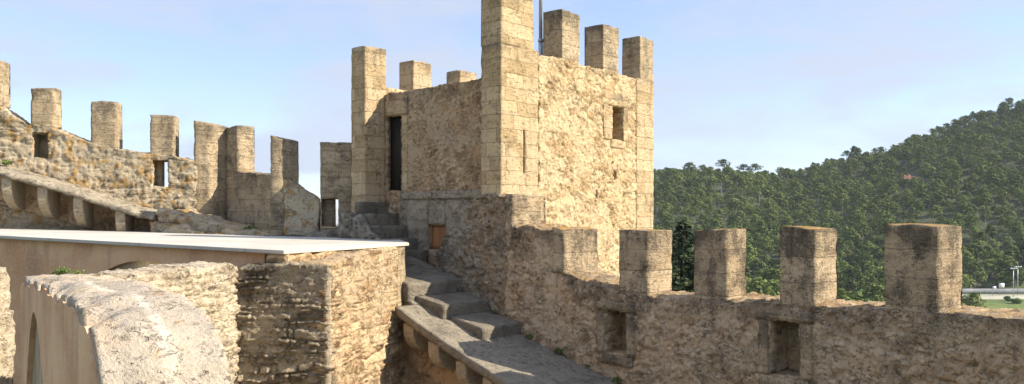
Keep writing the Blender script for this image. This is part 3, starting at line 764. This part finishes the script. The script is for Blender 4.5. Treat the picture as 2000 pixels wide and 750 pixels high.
# ------------------------------------------------------------------ plants
rng = np.random.default_rng(11)
def leaf_cloud(centers, radii, nper, size, rough=.33, up=.5):
    """quads spread in the shells of ellipsoid clumps: vertices (n,4,3), tone (n,)"""
    Q = []; Tn = []
    for c, r, n in zip(centers, radii, nper):
        d = rng.normal(size=(n, 3)); d /= np.linalg.norm(d, axis=1)[:, None]
        rad = rng.uniform(.72, 1.06, n)[:, None]
        p = np.asarray(c) + d * rad * np.asarray(r)
        nm = d * 1.1 + rng.normal(size=(n, 3)) * rough + np.array([0, 0, up * .6]); nm /= np.linalg.norm(nm, axis=1)[:, None]
        a = np.cross(nm, rng.normal(size=(n, 3))); a /= np.linalg.norm(a, axis=1)[:, None]
        b = np.cross(nm, a)
        s = size * rng.uniform(.5, 1.3, n)[:, None]; s2 = s * rng.uniform(.35, .8, n)[:, None]
        Q.append(np.stack([p - a * s * .9, p + b * s2 - a * s * .1, p + a * s, p - b * s2 + a * s * .15], 1))
        Tn.append(np.clip(rng.uniform(0, 1, n) * .35 + rng.uniform(0., .6), 0, 1))
    return np.concatenate(Q), np.concatenate(Tn)
def quads_mesh(name, Q, Tn, mat, T2=None, extra=None):
    n = len(Q)
    me = bpy.data.meshes.new(name)
    V = Q.reshape(-1, 3); nf = n
    F = np.arange(n * 4).reshape(n, 4); mats = [mat]; mi = np.zeros(n, int)
    tone = np.repeat(Tn, 4); t2 = np.repeat(T2 if T2 is not None else np.full(n, .5), 4)
    if extra is not None:
        ev, ef, em = extra
        F = np.concatenate([F, np.asarray(ef) + len(V)]); V = np.concatenate([V, ev]); mats.append(em)
        mi = np.concatenate([mi, np.ones(len(ef), int)]); tone = np.concatenate([tone, np.full(len(ev), .5)]); t2 = np.concatenate([t2, np.full(len(ev), .5)])
        nf = len(F)
    me.vertices.add(len(V)); me.vertices.foreach_set('co', V.ravel().astype(np.float32))
    me.loops.add(nf * 4); me.loops.foreach_set('vertex_index', F.ravel().astype(np.int32))
    me.polygons.add(nf); me.polygons.foreach_set('loop_start', (np.arange(nf) * 4).astype(np.int32)); me.polygons.foreach_set('loop_total', np.full(nf, 4, np.int32))
    for m in mats: me.materials.append(m)
    me.polygons.foreach_set('material_index', mi.astype(np.int32))
    at = me.attributes.new('stone', 'FLOAT_COLOR', 'POINT')
    at.data.foreach_set('color', np.stack([tone, t2, np.zeros_like(tone), np.ones_like(tone)], 1).ravel().astype(np.float32))
    me.update(calc_edges=True)
    return me
def pine(h, r, cs, nlobe, nleaf, size=.55):
    """crown quads and trunk of one pine: h height, r crown radius, cs crown start"""
    C = []; Rr = []; n = []
    for k in range(nlobe):
        f = (k + .5) / nlobe; z = lerp(cs * h, h * .93, f ** .9)
        rr = r * (.72 + .28 * math.sin(math.pi * min(1, f + .15))) * (1 - .3 * f ** 3)
        ang = k * 2.4 + rng.uniform(-.5, .5); q = rr * rng.uniform(.3, .8) * (1 - .35 * f)
        C.append((math.cos(ang) * q, math.sin(ang) * q, z))
        s = rr * rng.uniform(.36, .58); Rr.append((s * rng.uniform(.8, 1.3), s * rng.uniform(.8, 1.3), s * rng.uniform(.36, .58))); n.append(int(nleaf / nlobe))
    Q, Tn = leaf_cloud(C, Rr, n, size)
    return Q, Tn
def trunk_geo(h, r0, lean, limbs=3, n=5):
    V = []; F = []
    def tub(pts, rads):
        b = len(V)
        for p, r in zip(pts, rads):
            for i in range(n):
                t = 2 * math.pi * i / n; V.append((p[0] + math.cos(t) * r, p[1] + math.sin(t) * r, p[2]))
        for k in range(len(pts) - 1):
            for i in range(n):
                j = (i + 1) % n; F.append((b + k * n + i, b + k * n + j, b + (k + 1) * n + j, b + (k + 1) * n + i))
    tub([(0, 0, -1), (lean[0] * .3, lean[1] * .3, h * .4), (lean[0], lean[1], h * .92)], [r0 * 1.2, r0 * .8, r0 * .25])
    for k in range(limbs):
        z = h * rng.uniform(.4, .75); a = rng.uniform(0, 6.28); L = h * .22
        tub([(lean[0] * .5, lean[1] * .5, z), (lean[0] * .5 + math.cos(a) * L, lean[1] * .5 + math.sin(a) * L, z + L * .6)], [r0 * .4, r0 * .12])
    return np.array(V), F
protos = []
for k in range(8):
    tall = k in (4, 5); fresh = k >= 6
    h = [9.8, 8.6, 10.8, 8., 11.5, 10.5, 10., 8.5][k]; r = [4.7, 4.4, 4.4, 4.6, 4.2, 4.8, 4.2, 4.4][k]
    Q, Tn = pine(h, r,   .62 if tall else .33, 10 if tall else 15, 850 if tall else 1250, .37)
    V, F = trunk_geo(h, .22 if tall else .2, (rng.uniform(-.8, .8), rng.uniform(-.5, .5)))
    protos.append((Q, Tn, V, F, quads_mesh('crown', Q, Tn, PINL if fresh else PINE), mesh('trunk', V.tolist(), F, BARK, True), h))

pts = []
for y in np.arange(312, 620, 6.0):
    for x in np.arange(.08 * y, .76 * y + 10, 6.6):
        px, py = x + rng.uniform(-4.2, 4.2), y + rng.uniform(-3.6, 3.6)
        if noise.noise(Vector((px * .045, py * .03, 3.))) + rng.uniform(-.3, .3) < -.46: continue
        pts.append((px, py))
# trees of the valley floor in front of the hill
for y in np.arange(205, 312, 7.5):
    for x in np.arange(.1 * y, .555 * y, 7.0):
        px, py = x + rng.uniform(-3, 3), y + rng.uniform(-3, 3); u = px / py
        if .385 < u < .46 and 225 < py < 285: continue
        if u > .5 and 240 < py < 308: continue
        pts.append((px, py))
pts = np.array(pts)
U = pts[:, 0] / pts[:, 1]
clear = (abs(U - .484) < .009) & (abs(pts[:, 1] - 455) < 14)
pts = pts[~clear]; U = U[~clear]
zt_ = ter(pts[:, 0], pts[:, 1])
kind = np.where((U < .31) & (pts[:, 1] > 400) & (rng.uniform(size=len(pts)) < .65), 4 + rng.integers(0, 2, len(pts)), rng.integers(0, 4, len(pts)))
near = ((pts[:, 1] > 500) & (rng.uniform(size=len(pts)) < .12)); kind = np.where(near, 4, kind)
kind = np.where((pts[:, 1] < 345) & (rng.uniform(size=len(pts)) < .5), 6 + rng.integers(0, 2, len(pts)), kind)
scl = np.clip(rng.lognormal(-.32, .22, len(pts)), .42, 1.15) + 0 + np.where(pts[:, 1] < 335, .15, 0)
# which trees show largest: in frame and nearest
inf = (U > .165) & (U < .64) & (pts[:, 1] > 255)
order = np.argsort(np.where(inf, pts[:, 1], 1e9))
indiv = set(order[:250].tolist())
ridge = [j for j in np.argsort(-pts[:, 1]) if inf[j] and 545 < pts[j, 1] < 562][:45]
indiv |= set(ridge)
base_obj = {}
GRP = 'pine trees of the hillside forest'
LAB = ['rounded green pine tree among the forest on the hillside', 'tall pine tree with a bare pale trunk in the hillside forest', 'fresh bright green pine tree at the foot of the wooded hill']
for j in sorted(indiv):
    k = int(kind[j]); Q, Tn, V, F, cm, tm, h = protos[k]
    x, y, z = pts[j, 0], pts[j, 1], zt_[j]
    if k not in base_obj:
        root = empty('pine_tree', (0, 0, 0), LAB[0 if k < 4 else 1 if k < 6 else 2], 'tree', GRP)
        cr = link('crown', cm); cr.parent = root; tr = link('trunk', tm); tr.parent = root
        base_obj[k] = (root, cr, tr); r = root
    else:
        root, cr, tr = base_obj[k]
        r = root.copy(); col.objects.link(r)
        for ch in (cr, tr):
            c = ch.copy(); col.objects.link(c); c.parent = r
    r.location = (x, y, z - .2); r.rotation_euler = (0, 0, rng.uniform(0, 6.28)); s = scl[j]; r.scale = (s, s, s * rng.uniform(.9, 1.12))
# the rest of the wood as one mass
QQ = []; TT = []; T2 = []; EV = []; EF = []; nb = 0
for j in range(len(pts)):
    if j in indiv: continue
    k = int(kind[j]); Q, Tn, V, F, cm, tm, h = protos[k]
    a = rng.uniform(0, 6.28); ca, sa = math.cos(a), math.sin(a); s = scl[j]
    M3 = np.array([[ca, -sa, 0], [sa, ca, 0], [0, 0, 1]]) * s
    o = np.array([pts[j, 0], pts[j, 1], zt_[j] - .2])
    sel = rng.uniform(size=len(Q)) < .62
    q = Q[sel] @ M3.T
    ctr = q.mean(1, keepdims=True); q = ctr + (q - ctr) * 1.2
    QQ.append(q + o); TT.append(Tn[sel]); T2.append(np.full(sel.sum(), rng.uniform(0, 1)))
    EV.append(V @ M3.T + o); EF.append(np.asarray(F) + nb); nb += len(V)
wood = quads_mesh('forest', np.concatenate(QQ), np.concatenate(TT), PINE, np.concatenate(T2), (np.concatenate(EV), np.concatenate(EF), BARK))
tag(link('forest', wood), 'dense green pine forest covering the hillside', 'forest', kind='stuff')

# cedar just outside the parapet
def cedar(loc, h, r):
    root = empty('cedar_tree', loc, 'dark green conifer rising just outside the parapet between two merlons', 'tree')
    Q = []; Tn = []
    nlay = 30
    for k in range(nlay):
        f = k / nlay; z = lerp(.12, .985, f) * h; rr = r * (1 - f) ** .8 + .12
        for b in range(int(9 - 4 * f)):
            a = rng.uniform(0, 6.28); L = rr * rng.uniform(.65, 1.1)
            m = max(6, int(30 * L))
            t = rng.uniform(.15, 1, m) ** .7
            wd = .34 * (1.1 - t) * L + .05
            off = rng.normal(size=m) * wd * .5
            p = np.stack([math.cos(a) * t * L - math.sin(a) * off, math.sin(a) * t * L + math.cos(a) * off, z + .25 * t * L - .35 * t ** 2 * L + rng.normal(size=m) * .05], 1)
            nm = np.array([0, 0, 1]) + rng.normal(size=(m, 3)) * .45; nm /= np.linalg.norm(nm, axis=1)[:, None]
            aa = np.cross(nm, rng.normal(size=(m, 3))); aa /= np.linalg.norm(aa, axis=1)[:, None]; bb = np.cross(nm, aa)
            s = rng.uniform(.09, .2, m)[:, None]
            Q.append(np.stack([p - aa * s, p + bb * s * .5, p + aa * s, p - bb * s * .5], 1)); Tn.append(np.clip(t * .7 + rng.uniform(-.2, .4, m), 0, 1))
    cr = link('crown', quads_mesh('crown', np.concatenate(Q), np.concatenate(Tn), CEDR)); cr.parent = root
    V, F = trunk_geo(h, .2, (0, 0), 0, 8)
    tr = link('trunk', mesh('trunk', V.tolist(), F, SHADE_WOOD, True)); tr.parent = root
cx, cy = 9.35, 45.
cedar((cx, cy, float(ter(cx, cy))), -.1 - float(ter(cx, cy)), 3.6)

# shrubs of the valley edge
bm_ = []
for k in range(3):
    C = [(rng.uniform(-1.2, 1.2), rng.uniform(-1.2, 1.2), rng.uniform(.8, 2.2)) for _ in range(7)]
    Q, Tn = leaf_cloud(C, [(1.1, 1.1, .8)] * 7, [170] * 7, .26)
    V, F = trunk_geo(2.2, .07, (0, 0), 3, 5)
    bm_.append((quads_mesh('foliage', Q, Tn, BUSH), mesh('stem', V.tolist(), F, BARK, True)))
bspots = []
for x, y in [(u * yy, yy) for u, yy in ((.30, 150), (.312, 158), (.325, 150), (.335, 162), (.29, 165), (.40, 232), (.415, 244), (.425, 236), (.445, 250), (.46, 240), (.41, 262), (.455, 268), (.43, 275), (.47, 262), (.615, 268), (.635, 262), (.605, 276))]:
    bspots.append((x, y))
broot = {}
for q, (x, y) in enumerate(bspots):
    k = q % 3
    if k not in broot:
        r = empty('shrub', (0, 0, 0), 'bright green rounded shrub on the grass below the hill', 'shrub', 'shrubs on the valley floor')
        a = link('foliage', bm_[k][0]); a.parent = r; b = link('stem', bm_[k][1]); b.parent = r; broot[k] = (r, a, b)
    else:
        r0, a, b = broot[k]; r = r0.copy(); col.objects.link(r)
        for ch in (a, b): c = ch.copy(); col.objects.link(c); c.parent = r
    s = rng.uniform(.8, 1.7)
    if x / y > .55: s *= .5
    r.location = (x, y, float(ter(x, y)) - .2); r.scale = (s, s, s); r.rotation_euler = (0, 0, rng.uniform(0, 6))
# weeds on the masonry
def weed(loc, r, n, label):
    p = rng.normal(size=(n, 3)) * np.array([r, r, r * .45]) * .5 + np.array([0, 0, r * .35])
    d = rng.normal(size=(n, 3)) * .5 + np.array([0, 0, .8]); d /= np.linalg.norm(d, axis=1)[:, None]
    w = np.cross(d, rng.normal(size=(n, 3))); w /= np.linalg.norm(w, axis=1)[:, None]
    s = r * rng.uniform(.2, .45, n)[:, None]
    Q = np.stack([p - d * s, p + w * s * .35, p + d * s, p - w * s * .35], 1)
    o = link('weed_tuft', quads_mesh('weed_tuft', Q, rng.uniform(0, 1, n), WEED)); o.location = loc
    tag(o, label, 'weed', 'weeds growing on the masonry')
weed((-6.15, 11.2, -.8), .085, 130, 'bright green leafy weed on top of the pale ruined wall')
weed((-5.9, 11.1, -.8), .065, 90, 'smaller green weed beside the leafy one on the ruined wall')
weed((-13.7, 22.2, 1.38), .12, 200, 'dry grass tuft on the corbelled ledge near the left edge')
weed((-8.6, 22.3, -.25), .16, 140, 'low green weed among the footing stones below the corner pier')
weed((-7.0, 21.9, -.45), .17, 160, 'mossy weed at the foot of the shaded wall between two piers')

for q, (ss, vv, dz) in enumerate(((-1.6, -.12, .18), (.9, -.1, .04), (1.7, -.12, .04), (2.5, -.1, .04), (-.1, -.12, .1), (3.3, -.12, .04))):
    x, y = RW(ss, vv)
    weed((x, y, rz(ss, 1) + dz),   .045 + .02 * (q % 3), 260, 'small dull weed at the foot of the shaded parapet')
# ------------------------------------------------------------------ valley things
zv = -29.0
court = tag(box('sports_court', straight((140, 282), (1, 0)), 0, 90, zv - .5, zv + .06, 0, 17, CREAM), kind='structure')
bw = box('boundary_wall', straight((150, 301), (1, .02)), 0, 95, zv - .5, zv + 1.9, 0, .3, CONC)
tag(bw, 'long low grey concrete wall behind the sports court', 'wall')
def flood(x, y, h, label):
    r = empty('floodlight', (x, y, zv), label, 'floodlight', 'floodlights of the sports court')
    tube('mast', [(x, y, zv), (x, y, zv + h)], [.16, .1], STEEL, r, 8)
    tube('crossbar', [(x - 1.1, y, zv + h), (x + 1.1, y, zv + h)], [.08, .08], STEEL, r, 6)
    for dx in (-.9, 0, .9):
        mp = straight((x + dx - .32, y - .3), (1, 0))
        o = solid('lamp', mp, 0, .64, zv + h - .05, zv + h + .3, 0, .3, WHITE, r, h=9, hv=9, amp=0, chip=0)
flood(177.5, 290, 10., 'taller grey floodlight mast beside the sports court')
flood(184, 298, 10.1, 'second floodlight mast just right behind the first one')
def hoop(x, y, w, z0, z1, label):
    r = empty('basketball_hoop', (x, y, zv), label, 'basketball hoop', 'hoops on the sports court')
    solid('backboard', straight((x - w / 2, y), (1, .1)), 0, w, zv + z0, zv + z1, 0, .08, WHITE, r, h=9, hv=9, amp=0, chip=0)
    V = []; F = []
    tube('post', [(x, y + 1.2, zv), (x, y + 1.1, zv + z0 + .3), (x, y + .1, zv + z0 + .5)], [.09, .09, .07], STEEL, r, 6)
    tube('brace', [(x - .5, y + 2.2, zv), (x, y + 1.15, zv + z0 * .7)], [.06, .06], STEEL, r, 6)
    tube('rim', [(x + .25 * math.cos(k * .524), y - .35 + .25 * math.sin(k * .524), zv + z0 + .2) for k in range(13)], [.025] * 13, ORNG, r, 5)
hoop(171.4, 291, 1.3, 2.7, 3.7, 'lower white basketball backboard by the court')
hoop(175.2, 293, 2.1, 3.0, 4.6, 'higher white basketball backboard next to the floodlight masts')
op = tube('marker_post', [(150.8, 265, zv - .5), (150.1, 265, zv + 1.6), (149.6, 265, zv + 3.2)], [.42, .3, .12], ORNG, None, 8)
tag(op, 'leaning orange post on the grass before the court', 'post')
# bare red earth on the slope
rx, ry = .484 * 455, 455.
V = []; F = []
for a in range(9):
    for b in range(5):
        x = rx + (a - 4) * .6; y = ry + (b - 2) * 2.4
        V.append((x + rng.uniform(-.3, .3), y, float(ter(x, y)) + 1.2 + b * .35 + rng.uniform(-.5, .5)))
for a in range(8):
    for b in range(4):
        q = a * 5 + b; F.append((q, q + 5, q + 6, q + 1))
tag(link('earth_bank', mesh('earth_bank', V, F, DIRT, False)), 'small bare patch of red earth among hillside pines', 'earth bank')

# ------------------------------------------------------------------ air
def haze():
    m = bpy.data.materials.new('haze'); m.use_nodes = True; t = m.node_tree
    t.nodes.remove(t.nodes['Principled BSDF'])
    v = t.nodes.new('ShaderNodeVolumePrincipled'); v.inputs['Color'].default_value = (.82, .9, 1., 1); v.inputs['Density'].default_value = .00009; v.inputs['Anisotropy'].default_value = .1
    t.links.new(v.outputs[0], t.nodes['Material Output'].inputs['Volume'])
    x0, x1, y0, y1, z0, z1 = -1510, 2010, -810, 2510, -40, 260
    V = [(x, y, z) for z in (z0, z1) for x, y in ((x0, y0), (x1, y0), (x1, y1), (x0, y1))]
    F = [(3, 2, 1, 0), (4, 5, 6, 7), (0, 1, 5, 4), (1, 2, 6, 5), (2, 3, 7, 6), (3, 0, 4, 7)]
    tag(link('haze', mesh('haze', V, F, m)), kind='stuff')
haze()

# ------------------------------------------------------------------ light, sky, camera
sd = Vector((1.55 * D[0] + N[0], 1.55 * D[1] + N[1], 1.3)).normalized()
sun = bpy.data.lights.new('sun', 'SUN'); sun.energy = 4.35; sun.angle = math.radians(.53); sun.color = (1., .92, .79)
so = bpy.data.objects.new('sun', sun); col.objects.link(so); so.rotation_euler = sd.to_track_quat('Z', 'Y').to_euler()
w = bpy.data.worlds.new('World'); sc.world = w; w.use_nodes = True
nt = w.node_tree; bg = nt.nodes['Background']
sky = nt.nodes.new('ShaderNodeTexSky'); sky.sky_type = 'NISHITA'; sky.sun_disc = False
sky.sun_elevation = math.asin(sd.z); sky.sun_rotation = math.atan2(sd.x, sd.y)
sky.air_density = 1.0; sky.dust_density = .4; sky.ozone_density = 2.5
tc = nt.nodes.new('ShaderNodeTexCoord')
mp_ = nt.nodes.new('ShaderNodeMapping'); mp_.inputs['Scale'].default_value = (1.2, 1.2, 6.5); mp_.inputs['Rotation'].default_value = (.0, .16, .2)
nz = nt.nodes.new('ShaderNodeTexNoise'); nz.inputs['Scale'].default_value = 1.7; nz.inputs['Detail'].default_value = 7; nz.inputs['Roughness'].default_value = .58; nz.inputs['Distortion'].default_value = .5
mr = nt.nodes.new('ShaderNodeMapRange'); mr.inputs[1].default_value = .45; mr.inputs[2].default_value = .6; mr.inputs[3].default_value = .3; mr.inputs[4].default_value = .95
mx = nt.nodes.new('ShaderNodeMix'); mx.data_type = 'RGBA'
nt.links.new(tc.outputs['Generated'], mp_.inputs[0]); nt.links.new(mp_.outputs[0], nz.inputs['Vector']); nt.links.new(nz.outputs['Fac'], mr.inputs[0])
nt.links.new(mr.outputs[0], mx.inputs[0]); tint = nt.nodes.new('ShaderNodeMix'); tint.data_type = 'RGBA'; tint.blend_type = 'MULTIPLY'; tint.inputs[0].default_value = 1; tint.inputs[7].default_value = (.84, .86, 1.0, 1)
nt.links.new(sky.outputs[0], tint.inputs[6]); nt.links.new(tint.outputs[2], mx.inputs[6]); mx.inputs[7].default_value = (2.65, 2.95, 3.62, 1)
# sky brightened overhead, outside the view, as added fill light
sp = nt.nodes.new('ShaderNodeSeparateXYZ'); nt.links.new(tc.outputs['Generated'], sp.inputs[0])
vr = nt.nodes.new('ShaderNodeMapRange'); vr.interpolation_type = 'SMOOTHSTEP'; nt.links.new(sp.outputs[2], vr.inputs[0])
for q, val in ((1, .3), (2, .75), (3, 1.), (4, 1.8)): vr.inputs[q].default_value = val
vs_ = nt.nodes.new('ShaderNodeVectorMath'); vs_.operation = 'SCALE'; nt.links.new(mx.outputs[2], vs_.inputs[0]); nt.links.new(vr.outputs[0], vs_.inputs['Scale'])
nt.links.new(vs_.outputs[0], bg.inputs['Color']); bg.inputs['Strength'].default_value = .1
cam = bpy.data.cameras.new('camera'); cam.sensor_width = 36; cam.lens = 28.8; cam.shift_y = .0225; cam.clip_end = 9000; cam.clip_start = .05
co = bpy.data.objects.new('camera', cam); co.rotation_euler = (math.pi / 2, 0, 0); col.objects.link(co); sc.camera = co
vs = sc.view_settings; vs.view_transform = 'Standard'; vs.look = 'None'; vs.gamma = 1; vs.use_curve_mapping = False; vs.exposure = 1.27
